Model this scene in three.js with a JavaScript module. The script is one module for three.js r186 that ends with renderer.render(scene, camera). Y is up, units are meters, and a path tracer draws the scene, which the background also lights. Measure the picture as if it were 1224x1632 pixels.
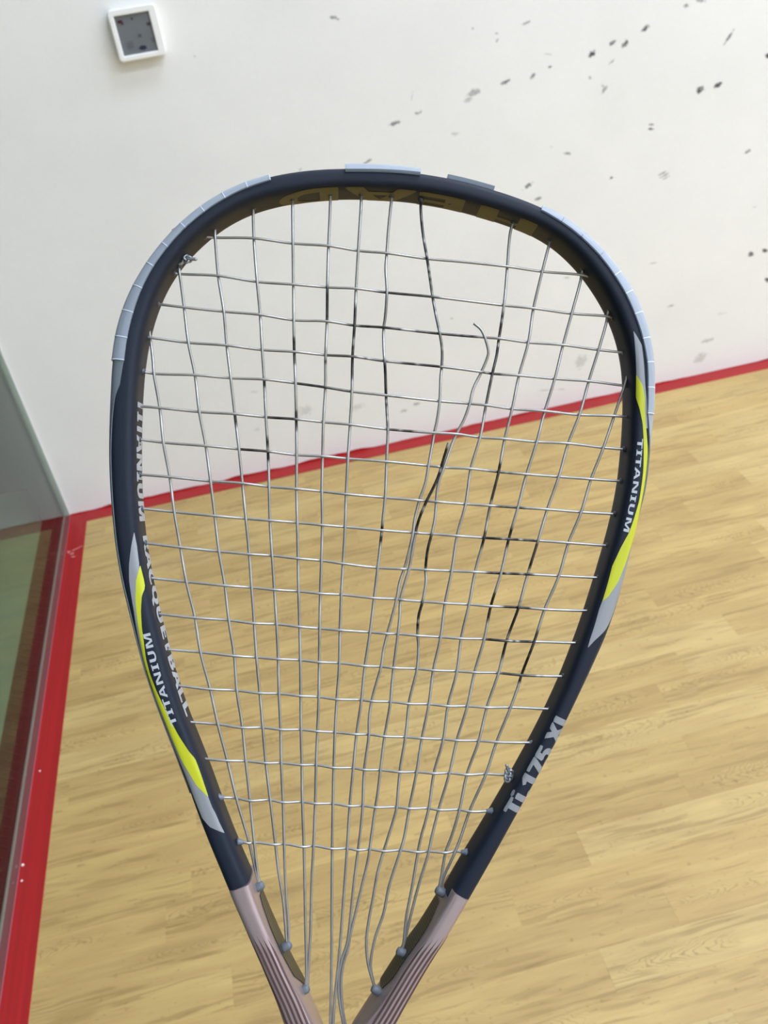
import * as THREE from 'three';
import { RectAreaLightUniformsLib } from 'three/addons/lights/RectAreaLightUniformsLib.js';
import { RoundedBoxGeometry } from 'three/addons/geometries/RoundedBoxGeometry.js';
import { mergeGeometries } from 'three/addons/utils/BufferGeometryUtils.js';
import { FontLoader } from 'three/addons/loaders/FontLoader.js';

// ------------------------------------------------------------------ camera, light, exposure
const scene = new THREE.Scene();
scene.background = new THREE.Color(0x08090a);
const camera = new THREE.PerspectiveCamera(60.48, 1224 / 1632, 0.02, 60);
camera.position.set(0, 1.36, 0);
camera.rotation.set(-0.62616, -0.1164, -0.15806, 'YXZ');
camera.focus = 0.405;
camera.userData.fStop = 21;
const renderer = new THREE.WebGLRenderer({ antialias: true });
renderer.toneMapping = THREE.LinearToneMapping;
renderer.toneMappingExposure = 0.96;
renderer.shadowMap.enabled = true;
RectAreaLightUniformsLib.init();
const COURT_LIGHT = 27.5, CORRIDOR_LIGHT = 4.5;
// court: x -0.632 (glass) .. 9.1, z -2.193 (wall in view) .. 4.2, height 5.6
const GLASS = -0.632, WALL = -2.193, EAST = 9.1, SOUTH = 4.2, CEIL = 5.6;
const COURT_LAMPS = [[2.2, -0.6], [4.9, -0.6], [7.6, -0.6], [2.2, 2.3], [4.9, 2.3], [7.6, 2.3]];
for (const [x, z] of COURT_LAMPS) areaLight(x, CEIL - 0.115, z, 1.5, 0.9, 0xd8e7ff, COURT_LIGHT);
areaLight(-1.9, 2.585, 1.0, 0.3, 1.2, 0xf2fff6, CORRIDOR_LIGHT);
function areaLight(x, y, z, w, d, color, power) {
  const l = new THREE.RectAreaLight(color, power, w, d);
  l.position.set(x, y, z); l.lookAt(x, 0, z); scene.add(l);
}

// ------------------------------------------------------------------ helpers
let seed = 7;
const rnd = () => { seed = (seed * 1664525 + 1013904223) >>> 0; return seed / 4294967296; };
const mix = (a, b, t) => a + (b - a) * t;
const smooth = (a, b, x) => { const t = Math.min(1, Math.max(0, (x - a) / (b - a))); return t * t * (3 - 2 * t); };
const used = {};
function numbered(n) { const k = used[n] = (used[n] ?? -1) + 1; return k ? n + '_' + String(k).padStart(3, '0') : n; }
const std = (o) => new THREE.MeshStandardMaterial(o);
function mesh(name, geometry, material, parent, label) {
  const m = new THREE.Mesh(geometry, material);
  m.name = numbered(name); m.castShadow = m.receiveShadow = true;
  if (label) m.userData.label = label;
  (parent ?? scene).add(m);
  return m;
}
function tag(o, label, category, group) { o.userData.label = label; o.userData.category = category; if (group) o.userData.group = group; return o; }
function thing(name, label, category, pos = [0, 0, 0], group) {
  const g = new THREE.Group(); g.name = numbered(name); g.position.set(...pos); scene.add(g);
  return tag(g, label, category, group);
}
function struct(name, geometry, material) {
  const o = geometry ? mesh(name, geometry, material) : new THREE.Group();
  if (!geometry) { o.name = numbered(name); scene.add(o); }
  o.userData.kind = 'structure';
  return o;
}
const box = (x0, x1, y0, y1, z0, z1) => new THREE.BoxGeometry(x1 - x0, y1 - y0, z1 - z0).translate((x0 + x1) / 2, (y0 + y1) / 2, (z0 + z1) / 2);
// value noise
function hash(x, y, s) { let h = (x * 374761393 + y * 668265263 + s * 1274126177) | 0; h = Math.imul(h ^ (h >>> 13), 1274126177); h ^= h >>> 16; return (h >>> 0) / 4294967296; }
function noise(x, y, s) {
  const xi = Math.floor(x), yi = Math.floor(y), fx = x - xi, fy = y - yi, u = fx * fx * (3 - 2 * fx), v = fy * fy * (3 - 2 * fy);
  return mix(mix(hash(xi, yi, s), hash(xi + 1, yi, s), u), mix(hash(xi, yi + 1, s), hash(xi + 1, yi + 1, s), u), v);
}
function fbm(x, y, s, o = 4) { let a = 0, g = 0.5, n = 0; for (let i = 0; i < o; i++) { a += g * noise(x, y, s + i * 17); n += g; x *= 2.03; y *= 2.03; g *= 0.5; } return a / n; }
function dataTexture(w, h, fill, srgb = true) {
  const d = new Uint8Array(w * h * 4), c = [0, 0, 0];
  for (let y = 0; y < h; y++) for (let x = 0; x < w; x++) { fill(x, y, c); const i = (y * w + x) * 4; d[i] = c[0]; d[i + 1] = c[1]; d[i + 2] = c[2]; d[i + 3] = 255; }
  const t = new THREE.DataTexture(d, w, h); t.magFilter = THREE.LinearFilter; t.minFilter = THREE.LinearFilter;
  if (srgb) t.colorSpace = THREE.SRGBColorSpace;
  t.needsUpdate = true; return t;
}
// an indexed grid of points f(i, j) as geometry
function grid(nu, nv, f, flip = false, uv) {
  const p = [], ix = [], t = [];
  for (let i = 0; i <= nu; i++) for (let j = 0; j <= nv; j++) { p.push(...f(i / nu, j / nv)); t.push(...(uv ? uv(i / nu, j / nv) : [i / nu, j / nv])); }
  for (let i = 0; i < nu; i++) for (let j = 0; j < nv; j++) {
    const a = i * (nv + 1) + j, b = a + nv + 1;
    flip ? ix.push(a, a + 1, b, b, a + 1, b + 1) : ix.push(a, b, a + 1, b, b + 1, a + 1);
  }
  const g = new THREE.BufferGeometry();
  g.setAttribute('position', new THREE.Float32BufferAttribute(p, 3));
  g.setAttribute('uv', new THREE.Float32BufferAttribute(t, 2));
  g.setIndex(ix); g.computeVertexNormals(); return g;
}

// ------------------------------------------------------------------ the court: walls, floor, ceiling
const SCUFFS = [[1194,1014,24,9,-12,0.45],[1157,1009,15,10,8,0.5],[764,1033,22,6,13,0.35],[1056,976,28,10,28,0.7],[1274,923,35,7,53,0.55],[633,1041,5,5,-12,0.35],[689,1022,8,5,-12,0.25],[690,1007,9,6,58,0.3],[973,958,20,8,18,0.55],[1006,951,20,13,33,0.75],[924,943,18,13,23,0.85],[1384,864,14,13,-12,0.95],[974,918,26,5,33,0.3],[813,959,19,3,-12,0.2],[817,931,10,6,8,0.6],[774,918,14,11,58,0.55],[705,916,22,8,13,0.6],[918,891,10,7,-57,0.3],[956,859,22,8,48,0.35],[951,867,13,5,-32,0.3],[1209,815,21,16,8,0.8],[1255,819,25,11,13,0.8],[627,906,32,16,8,0.3],[612,892,22,11,18,0.22],[476,921,25,3,73,0.25],[484,884,11,5,-12,0.4],[493,885,9,6,48,0.4],[427,871,25,11,8,0.55],[1082,756,14,5,-12,0.45],[1082,745,14,7,-12,0.6],[860,725,20,8,-12,0.5],[817,748,10,5,-12,0.15],[573,822,22,8,-12,0.15],[1358,641,22,9,18,0.5],[979,643,9,7,-12,0.75],[1122,629,24,5,18,0.4],[1126,622,28,5,18,0.4],[1131,615,24,5,18,0.35],[755,665,28,10,26,0.55],[779,627,17,8,8,0.55],[352,797,25,6,23,0.4],[342,794,9,6,-12,0.4],[316,1111,15,8,-12,0.4],[327,1106,11,6,-12,0.3],[186,807,12,5,38,0.2],[1403,353,19,15,8,0.6],[1445,356,19,11,-12,0.8],[1467,265,19,12,-12,0.85],[856,398,17,5,-12,0.25],[525,350,8,7,-12,0.3],[1170,248,22,6,8,0.3],[1107,388,25,4,-2,0.25],[1297,111,42,12,3,0.22],[1276,57,46,31,28,0.16],[897,132,47,36,48,0.14],[790,64,47,5,-7,0.22],[838,55,26,4,-12,0.22],[399,112,24,9,-2,0.3],[359,99,24,10,-2,0.25],[224,143,51,21,8,0.1],[82,167,44,31,28,0.12],[56,163,24,44,-12,0.08],[-62,141,17,10,-12,0.1],[-45,258,23,8,-12,0.08],[1333,189,31,6,-2,0.1],[1399,488,19,6,8,0.12],[1,1083,4,4,-12,0.2]];
function wallTexture() {
  // 2.6 m x 1.95 m of painted plaster round the place in view; beyond it the edge repeats plain white
  const W = 2048, H = 1536, mm = 2600 / W, X0 = -900, Y0 = -100;
  const marks = SCUFFS.map(([x, y, l, w, a, k], i) => ({ x, y, l: l * 0.5, w: w * 0.5, c: Math.cos(a * Math.PI / 180), s: Math.sin(a * Math.PI / 180), k, i }));
  const ink = new Float32Array(W * H);
  for (const m of marks) {
    const r = (m.l + m.w) * 1.5 + 4;
    for (let py = Math.max(0, Math.floor((m.y - r - Y0) / mm)); py < Math.min(H, (m.y + r - Y0) / mm); py++)
      for (let px = Math.max(0, Math.floor((m.x - r - X0) / mm)); px < Math.min(W, (m.x + r - X0) / mm); px++) {
        const dx = X0 + px * mm - m.x, dy = Y0 + py * mm - m.y, u = (dx * m.c + dy * m.s) / m.l, v = (-dx * m.s + dy * m.c) / m.w;
        const q = Math.hypot(u, v) + (fbm(px * 0.22, py * 0.22, 90 + m.i, 3) - 0.5) * 1.3;
        const k = m.k * (1 - smooth(0.45, 1.15, q)) * (0.65 + 0.7 * noise(px * 0.5, py * 0.5, 31 + m.i));
        ink[py * W + px] = Math.max(ink[py * W + px], Math.min(0.95, k));
      }
  }
  const t = dataTexture(W, H, (x, y, c) => {
    const edge = smooth(0, 60, Math.min(x, y, W - x, H - y));
    const n = 1 + edge * ((fbm(x * 0.008, y * 0.008, 3, 4) - 0.5) * 0.035 + (noise(x * 0.35, y * 0.35, 8) - 0.5) * 0.008);
    const k = ink[y * W + x];
    c[0] = Math.min(255, mix(238 * n, 48, k)); c[1] = Math.min(255, mix(236 * n, 46, k)); c[2] = Math.min(255, mix(231 * n, 46, k));
  });
  return t;
}
const plaster = std({ color: 0xeeece7, roughness: 0.75 });
const markedPlaster = std({ map: wallTexture(), roughness: 0.62 });
{
  const g = box(-0.7135, EAST + 0.12, 0, CEIL, WALL - 0.2, WALL);
  const p = g.attributes.position, uv = g.attributes.uv;
  for (let i = 0; i < p.count; i++) uv.setXY(i, (p.getX(i) + 0.9) / 2.6, (p.getY(i) + 0.1) / 1.95);
  const wall = struct('wall_back', g, markedPlaster);
  wall.userData.label = 'white plastered court wall with black ball marks';
}
struct('wall_right', box(EAST, EAST + 0.12, 0, CEIL, WALL, SOUTH), plaster);
struct('wall_front', box(GLASS - 0.07, EAST + 0.12, 0, CEIL, SOUTH, SOUTH + 0.15), plaster);
struct('ceiling', box(GLASS - 0.07, EAST + 0.12, CEIL, CEIL + 0.15, WALL - 0.2, SOUTH + 0.15), plaster);
struct('wall_left', box(GLASS - 0.08, GLASS, 2.75, CEIL, WALL, SOUTH), plaster);   // above the glass

// planks: a wood-look floor laid along the wall, every plank in view a piece of its own
const PL = 0.46, PW = 0.066;
const VAR = 12;
function woodTexture() {
  const W = 1024, R = 144, H = R * VAR, feat = [];
  for (let k = 0; k < VAR; k++) {
    seed = 1000 + k * 77; const f = [];
    for (let i = 0, n = Math.floor(rnd() * 2.6); i < n; i++) f.push({ x: rnd() * 0.36 + 0.05, y: PW * (0.25 + rnd() * 0.5), l: 0.06 + rnd() * 0.09, w: 0.010 + rnd() * 0.010, d: rnd() > 0.5 ? 1 : -1, k: 0.35 + rnd() * 0.65 });
    feat.push(f);
  }
  return dataTexture(W, H, (x, y, c) => {
    const k = Math.floor(y / R), u = x / W * PL, v = (y - k * R) / R * PW, s = k * 101;
    const bend = (fbm(u * 7, v * 16, s + 2, 3) - 0.5) * 0.012;
    const broad = fbm(u * 4, (v + bend) * 45, s + 5, 4) - 0.5;
    const streak = fbm(u * 9, (v + bend) * 190, s + 9, 3) - 0.5;
    const pore = noise(u * 70, (v + bend) * 1100, s + 13);
    const blotch = fbm(u * 9, v * 30, s + 21, 3) - 0.5;
    let t = 0.5 + broad * 0.75 + streak * 0.45 + blotch * 0.55, dark = smooth(0.75, 0.97, pore) * 0.09;
    dark += smooth(0.6, 0.68, noise(u * 11, (v + bend * 1.4) * 330, s + 51)) * smooth(0.5, 0.66, fbm(u * 7, v * 40, s + 53, 2)) * 0.3;   // fine dark lines
    dark += smooth(0.9, 0.97, noise(u * 90, v * 260, s + 57)) * 0.28;                                                              // flecks
    dark += smooth(0.6, 0.76, fbm(u * 8, (v + bend) * 85, s + 33, 3)) * 0.22;
    for (const f of feat[k]) {   // cathedral grain: nested pointed arches
      const du = (u - f.x) / f.l * f.d, dv = Math.abs(v - f.y + bend) / f.w;
      if (du > -1.2 && du < 1.2 && dv < 1.5) {
        const q = du * 6 + dv * dv * 3 + (fbm(u * 45, v * 110, s + 41, 3) - 0.5) * 2.4, ring = q - Math.floor(q);
        dark += f.k * 0.5 * smooth(0.66, 0.9, ring) * (1 - smooth(0.92, 1.0, ring)) * (1 - smooth(0.5, 1.15, Math.abs(du))) * (1 - smooth(0.5, 1.35, dv));
      }
    }
    t = Math.min(1, Math.max(0, t)); dark = Math.min(0.7, dark);
    c[0] = mix(mix(172, 203, t), 126, dark); c[1] = mix(mix(143, 175, t), 100, dark); c[2] = mix(mix(90, 113, t), 58, dark);
  });
}
const wood = woodTexture();
const woodMats = [0xffffff, 0xfaf7f2, 0xfdf9f3, 0xf5f1ea].map((c) => std({ map: wood, color: c, roughness: 0.42 }));
function plankGeometry(variant, len) {
  // top with a narrow eased edge on a thin body, uv cut out of the wood sheet
  const b = 0.00015, h = 0.004, w = PW / 2 - 0.00003, l = len / 2 - 0.00003, p = [], t = [], ix = [];
  const ring = (i, y) => [[-l + i, y, -w + i], [l - i, y, -w + i], [l - i, y, w - i], [-l + i, y, w - i]];
  for (const r of [ring(0, -h), ring(0, -b), ring(b, 0)]) for (const q of r) { p.push(...q); t.push((q[0] + len / 2) / PL * 0.996 + 0.002, (variant + 0.02 + 0.96 * (q[2] + PW / 2) / PW) / VAR); }
  for (let r = 0; r < 2; r++) for (let i = 0; i < 4; i++) { const a = r * 4 + i, c = r * 4 + (i + 1) % 4; ix.push(a, a + 4, c, c, a + 4, c + 4); }
  ix.push(8, 11, 9, 9, 11, 10);
  const g = new THREE.BufferGeometry();
  g.setAttribute('position', new THREE.Float32BufferAttribute(p, 3)); g.setAttribute('uv', new THREE.Float32BufferAttribute(t, 2)); g.setIndex(ix);
  const n = g.toNonIndexed(); n.computeVertexNormals(); return n;
}
const floor = struct('floor');
floor.userData.label = 'light oak plank court floor';
mesh('screed', box(-0.6505, EAST + 0.12, -0.15, -0.004, WALL, SOUTH), std({ color: 0x5a4527, roughness: 0.8 }), floor);
{
  const geos = Array.from({ length: VAR }, (_, k) => plankGeometry(k, PL)), rest = [];
  let row = 0;
  seed = 4242;
  for (let z = WALL + PW / 2 - 0.03; z < SOUTH; z += PW, row++) {
    const start = GLASS - ((row * 0.37 + rnd() * 0.3) % 1) * PL;
    for (let x = start + PL / 2, i = 0; x - PL / 2 < EAST; x += PL, i++) {
      const v = Math.floor(rnd() * VAR), m = woodMats[Math.floor(rnd() * woodMats.length)], turn = rnd() > 0.5;
      if (x - PL / 2 < 1.8 && z < -0.4) {
        let g = geos[v], px = x;
        if (x - PL / 2 < GLASS) { const x1 = x + PL / 2, len = x1 - GLASS; if (len < 0.02) continue; g = plankGeometry(v, len); px = GLASS + len / 2; }
        const o = mesh('plank', g, m, floor);
        o.position.set(px, 0, z); if (turn) o.rotation.y = Math.PI;
        if (z - PW / 2 < WALL) { o.scale.z = (z + PW / 2 - WALL) / PW; o.position.z = (z + PW / 2 + WALL) / 2; }
      } else {
        const x0 = Math.max(x - PL / 2, GLASS), x1 = Math.min(x + PL / 2, EAST), z1 = Math.min(z + PW / 2, SOUTH), z0 = Math.max(z - PW / 2, WALL);
        if (x1 - x0 < 0.02 || z1 - z0 < 0.01) continue;
        const g = plankGeometry(v, PL); g.scale((x1 - x0) / PL, 1, (z1 - z0) / PW); g.translate((x0 + x1) / 2, 0, (z0 + z1) / 2); rest.push(g);
      }
    }
  }
  const o = mesh('far_planks', mergeGeometries(rest), woodMats[1], floor);
  o.userData.kind = 'stuff';
}

// red painted lines on the floor, one along the wall and one along the glass
const red = std({ map: dataTexture(256, 256, (x, y, c) => { const n = 0.9 + 0.22 * fbm(x * 0.05, y * 0.05, 61, 4); c[0] = Math.min(255, 158 * n); c[1] = 20 * n; c[2] = 21 * n; }), roughness: 0.5 });
red.map.wrapS = red.map.wrapT = THREE.RepeatWrapping;
{
  const t1 = struct('trim_1', box(-0.583, EAST, 0.0001, 0.0009, WALL, WALL + 0.05), red);
  t1.userData.label = 'red line along the white wall';
  // the paint runs a little up the wall with a ragged edge
  const sh = new THREE.Shape(); sh.moveTo(-0.634, 0);
  sh.lineTo(2.6, 0);
  for (let x = 2.6; x > -0.634; x -= 0.006) sh.lineTo(x, 0.0025 + 0.006 * Math.max(0, fbm(x * 14, 3, 71, 4) - 0.42) * (x < 0.3 ? 2.2 : 1.2));
  mesh('ragged_edge', new THREE.ExtrudeGeometry(sh, { depth: 0.0006, bevelEnabled: false }).translate(0, 0, WALL), red, t1);
  const t2 = struct('trim_2', box(GLASS, -0.583, 0.0001, 0.0009, WALL, SOUTH), red);
  t2.userData.label = 'red line along the glass wall';
  const scratch = std({ color: 0xc98a80, roughness: 0.8 });
  for (const [x, z, l, w, a] of [[-0.604, -2.018, 0.032, 0.003, 0.45], [-0.614, -2.0, 0.012, 0.006, 0.2], [-0.608, -1.985, 0.012, 0.005, -0.3], [-0.623, -2.012, 0.008, 0.008, 0.5], [-0.5, -2.165, 0.012, 0.006, 0.2], [-0.5, -2.18, 0.009, 0.004, 0.5]]) {
    const s = new THREE.Shape();
    for (let i = 0; i < 14; i++) { const q = i / 14 * Math.PI * 2, r = 0.7 + 0.6 * hash(i, 5, Math.round(x * 1e4)); s[i ? 'lineTo' : 'moveTo'](Math.cos(q) * l / 2 * r, Math.sin(q) * w / 2 * r); }
    const o = mesh('paint_scratch', new THREE.ExtrudeGeometry(s, { depth: 0.0003, bevelEnabled: false }), scratch, z < -2.1 ? t1 : t2);
    o.rotation.set(-Math.PI / 2, 0, a); o.position.set(x, 0.0008, z);
  }
}
// glass side wall with its sealant and floor channel
{
  const glass = new THREE.MeshPhysicalMaterial({ color: 0xe6efe8, transmission: 1, thickness: 0, roughness: 0.0, ior: 1.5, specularIntensity: 0.7 });
  const w = struct('window_1');
  w.userData.label = 'glass court wall reflecting the floor';
  const BACK = -0.6465;
  mesh('pane', box(BACK, GLASS, 0.003, 2.75, WALL + 0.007, SOUTH), glass, w);
  mesh('setting_strip', new RoundedBoxGeometry(GLASS - BACK, 0.0026, SOUTH - WALL, 2, 0.0008).translate((GLASS + BACK) / 2, 0.0013, (WALL + SOUTH) / 2), std({ color: 0xb4626f, roughness: 0.55 }), w, 'pinkish setting strip under the glass');
  mesh('floor_channel', new RoundedBoxGeometry(0.004, 0.007, SOUTH - WALL, 2, 0.001).translate(BACK - 0.002, 0.0035, (WALL + SOUTH) / 2), std({ color: 0xc4bfbd, roughness: 0.35, metalness: 0.2 }), w, 'thin pale edge at the foot of the glass');
  mesh('corner_sealant', new RoundedBoxGeometry(0.0135, 2.745, 0.0065, 2, 0.002).translate((GLASS + BACK) / 2, 1.375, WALL + 0.0033), std({ color: 0xc9c9c7, roughness: 0.5 }), w, 'grey white sealant between glass and wall');
}
// the corridor behind the glass
{
  const dark = std({ color: 0x26282a, roughness: 0.8 });
  const XW = -3.2, Z0 = WALL - 0.2, H = 2.7;
  const t3 = struct('trim_3', box(-0.7135, -0.6505, -0.15, 0.0, WALL, SOUTH), std({ color: 0x17150f, roughness: 0.7 }));
  t3.userData.label = 'dark ribbed strip outside the glass';
  const ribs = [];
  for (let z = WALL + 0.02; z < 1.0; z += 0.022) { const g = new THREE.BoxGeometry(0.05, 0.0016, 0.003); g.rotateY(-0.55); g.translate(-0.683, 0.0006, z); ribs.push(g); }
  const rb = mesh('rib', mergeGeometries(ribs), std({ color: 0x2c281e, roughness: 0.6 }), t3); rb.userData.kind = 'stuff';
  const green = std({ map: dataTexture(256, 256, (x, y, c) => { const n = 0.93 + 0.14 * fbm(x * 0.06, y * 0.06, 81, 4); c[0] = 142 * n; c[1] = 158 * n; c[2] = 138 * n; }), roughness: 0.6 });
  const f2 = struct('floor_2'); f2.userData.label = 'grey green corridor floor beyond the glass';
  for (let i = 0; i < 5; i++) for (let j = 0; j < 2; j++) {
    const z0 = Z0 + i * 1.33, z1 = Math.min(z0 + 1.328, SOUTH + 0.15), x1 = -0.7135 - j * 1.25, x0 = Math.max(x1 - 1.248, XW);
    mesh('vinyl_tile', box(x0, x1, -0.15, -0.001, z0, z1), green, f2);
  }
  struct('wall_corridor_end', box(XW, -0.7135, 0, H, Z0 - 0.1, Z0), dark);
  struct('wall_corridor_side', box(XW - 0.1, XW, 0, H, Z0 - 0.1, SOUTH + 0.15), dark);
  struct('wall_corridor_back', box(XW, GLASS - 0.07, 0, H, SOUTH, SOUTH + 0.15), dark);
  struct('ceiling_2', box(XW - 0.1, GLASS - 0.07, H, H + 0.12, Z0 - 0.1, SOUTH + 0.15), dark);
  struct('trim_4', box(-0.7145, -0.6505, 0, 2.7, WALL - 0.001, WALL + 0.001), std({ color: 0x2b2c2a, roughness: 0.8 }));   // dark paint on the wall end outside the glass
}

// ------------------------------------------------------------------ the racket
// traced in its own plane from the butt of the grip: x to the right, y towards the head, z towards the holder
const FRAME_PATH = [[-445,2612,515],[-498,2738,498],[-549,2864,501],[-597,2992,507],[-642,3120,499],[-690,3247,487],[-739,3374,484],[-784,3501,501],[-824,3630,522],[-858,3761,528],[-890,3892,534],[-918,4024,552],[-940,4157,555],[-954,4291,551],[-963,4425,559],[-966,4560,570],[-964,4694,568],[-959,4829,568],[-949,4963,583],[-927,5096,588],[-888,5224,556],[-830,5345,500],[-753,5456,467],[-661,5554,460],[-555,5638,454],[-437,5702,456],[-309,5745,468],[-176,5771,473],[-41,5785,465],[95,5788,458],[232,5784,451],[368,5771,443],[503,5749,438],[637,5717,439],[769,5678,435],[898,5628,427],[1016,5559,442],[1119,5469,478],[1207,5363,519],[1278,5246,540],[1328,5118,535],[1355,4983,514],[1361,4844,485],[1356,4706,458],[1345,4567,443],[1329,4430,442],[1303,4293,442],[1270,4158,458],[1234,4024,491],[1194,3892,502],[1148,3761,477],[1096,3633,434],[1041,3507,394],[982,3382,381],[920,3259,385],[854,3138,389],[787,3019,400],[718,2900,417],[649,2782,444],[579,2665,467],[510,2547,465]]; // x, y in 0.1 mm, half width in 0.01 mm
const LEFT_ARM = [[-453,2647,511],[-429,2581,489],[-403,2517,470],[-376,2452,465],[-348,2387,462],[-320,2323,465],[-292,2259,482],[-263,2195,510],[-234,2131,559],[-208,2066,595],[-182,2000,618],[-157,1935,640],[-133,1869,663],[-109,1802,691],[-86,1736,721],[-64,1669,728]];
const RIGHT_ARM = [[529,2587,409],[496,2528,406],[461,2470,408],[426,2413,414],[389,2357,409],[351,2302,442],[314,2246,473],[279,2189,493],[244,2132,514],[210,2075,540],[175,2018,601],[143,1959,666],[112,1900,729],[83,1841,802],[54,1781,880],[25,1721,868]];
const CROSSES = [
  { path: [[-626,5541],[-402,5535],[-225,5519],[-62,5506],[77,5490],[203,5477],[386,5459],[558,5444],[754,5424],[918,5408],[1105,5390],[1155,5382]], ink: [] },
  { path: [[-766,5376],[-726,5373],[-561,5364],[-389,5343],[-223,5329],[-67,5322],[63,5314],[203,5302],[414,5281],[740,5250],[879,5234],[1055,5216],[1227,5201],[1259,5195]], ink: [[156,443,0.8]] },
  { path: [[-838,5236],[-712,5220],[-533,5206],[-375,5191],[-219,5171],[-69,5164],[56,5150],[189,5139],[443,5117],[648,5102],[719,5094],[851,5081],[1011,5068],[1180,5050],[1311,5036]], ink: [[19,270,0.9],[328,616,0.9]] },
  { path: [[-882,5084],[-691,5064],[-523,5051],[-368,5035],[-219,5025],[-76,5014],[46,5006],[193,4989],[457,4962],[633,4941],[687,4936],[807,4926],[967,4915],[1137,4902],[1299,4886],[1325,4884]], ink: [[-78,213,0.7],[270,457,0.85],[633,732,0.9]] },
  { path: [[-899,4931],[-846,4923],[-664,4916],[-505,4906],[-354,4899],[-212,4885],[-76,4865],[42,4849],[196,4831],[443,4808],[584,4797],[655,4789],[775,4775],[930,4763],[1087,4749],[1255,4743],[1328,4738]], ink: [[-214,42,0.85],[213,270,0.4]] },
  { path: [[-921,4776],[-824,4768],[-643,4752],[-485,4742],[-344,4730],[-208,4720],[-87,4709],[35,4697],[207,4678],[421,4661],[526,4656],[630,4643],[743,4635],[889,4623],[1041,4615],[1202,4598],[1311,4589]], ink: [[-344,-208,0.95],[213,328,0.8]] },
  { path: [[-918,4627],[-804,4613],[-615,4598],[-468,4585],[-337,4574],[-208,4559],[-90,4553],[24,4543],[203,4529],[394,4512],[463,4504],[587,4498],[714,4485],[844,4473],[994,4463],[1148,4451],[1296,4442]], ink: [[-468,-327,0.85],[645,781,0.6]] },
  { path: [[-916,4469],[-776,4458],[-592,4439],[-454,4430],[-333,4415],[-208,4405],[-94,4394],[18,4381],[196,4366],[351,4353],[428,4347],[558,4337],[679,4329],[804,4321],[944,4312],[1098,4300],[1266,4290]], ink: [[703,839,0.85]] },
  { path: [[-910,4317],[-753,4300],[-575,4283],[-433,4270],[-330,4262],[-206,4252],[-90,4241],[14,4232],[181,4217],[322,4206],[407,4200],[526,4191],[648,4182],[765,4176],[897,4168],[1043,4158],[1231,4144]], ink: [[648,897,0.95]] },
  { path: [[-893,4162],[-729,4142],[-554,4122],[-420,4110],[-316,4102],[-201,4090],[-94,4079],[4,4066],[161,4046],[281,4041],[382,4037],[499,4030],[609,4026],[726,4019],[851,4015],[994,4006],[1190,3996]], ink: [[659,877,0.95]] },
  { path: [[-872,4005],[-698,3985],[-530,3969],[-409,3958],[-309,3949],[-198,3940],[-101,3931],[-4,3924],[147,3909],[244,3903],[365,3891],[471,3884],[581,3876],[682,3869],[807,3862],[932,3853],[1143,3844]], ink: [[732,862,0.95]] },
  { path: [[-838,3844],[-664,3825],[-513,3811],[-399,3798],[-299,3792],[-194,3781],[-104,3771],[-10,3764],[126,3752],[207,3747],[344,3737],[445,3728],[545,3722],[648,3717],[754,3710],[883,3703],[1090,3696]], ink: [[651,877,0.97]] },
  { path: [[-797,3683],[-636,3667],[-488,3652],[-389,3642],[-292,3636],[-191,3628],[-104,3620],[-13,3613],[104,3601],[175,3595],[336,3584],[417,3578],[520,3571],[604,3567],[719,3561],[825,3552],[1026,3543]], ink: [[723,912,0.9]] },
  { path: [[-747,3521],[-596,3503],[-475,3493],[-375,3483],[-285,3477],[-189,3468],[-105,3460],[-25,3451],[87,3444],[220,3434],[305,3427],[396,3421],[488,3414],[569,3410],[665,3406],[769,3402],[954,3393]], ink: [] },
  { path: [[-692,3355],[-558,3341],[-451,3328],[-358,3324],[-279,3317],[-189,3312],[-112,3307],[-33,3298],[66,3291],[196,3280],[287,3272],[364,3269],[460,3260],[529,3257],[622,3251],[708,3247],[868,3240]], ink: [] },
  { path: [[-627,3189],[-517,3180],[-434,3173],[-348,3167],[-275,3162],[-186,3156],[-119,3151],[-38,3141],[52,3134],[175,3123],[262,3117],[336,3112],[424,3108],[488,3105],[572,3100],[655,3098],[754,3093]], ink: [] },
  { path: [[-541,3012],[-475,3006],[-417,2998],[-324,2995],[-268,2988],[-181,2984],[-122,2980],[-42,2974],[35,2966],[153,2958],[247,2953],[307,2950],[393,2945],[442,2941],[537,2936],[587,2931],[668,2929]], ink: [] },
  { path: [[-453,2810],[-395,2804],[-305,2798],[-262,2795],[-176,2785],[-131,2784],[-44,2774],[22,2769],[76,2765],[124,2763],[194,2758],[264,2756],[347,2751],[393,2748],[474,2746],[512,2746],[551,2744]], ink: [] },
];
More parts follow.
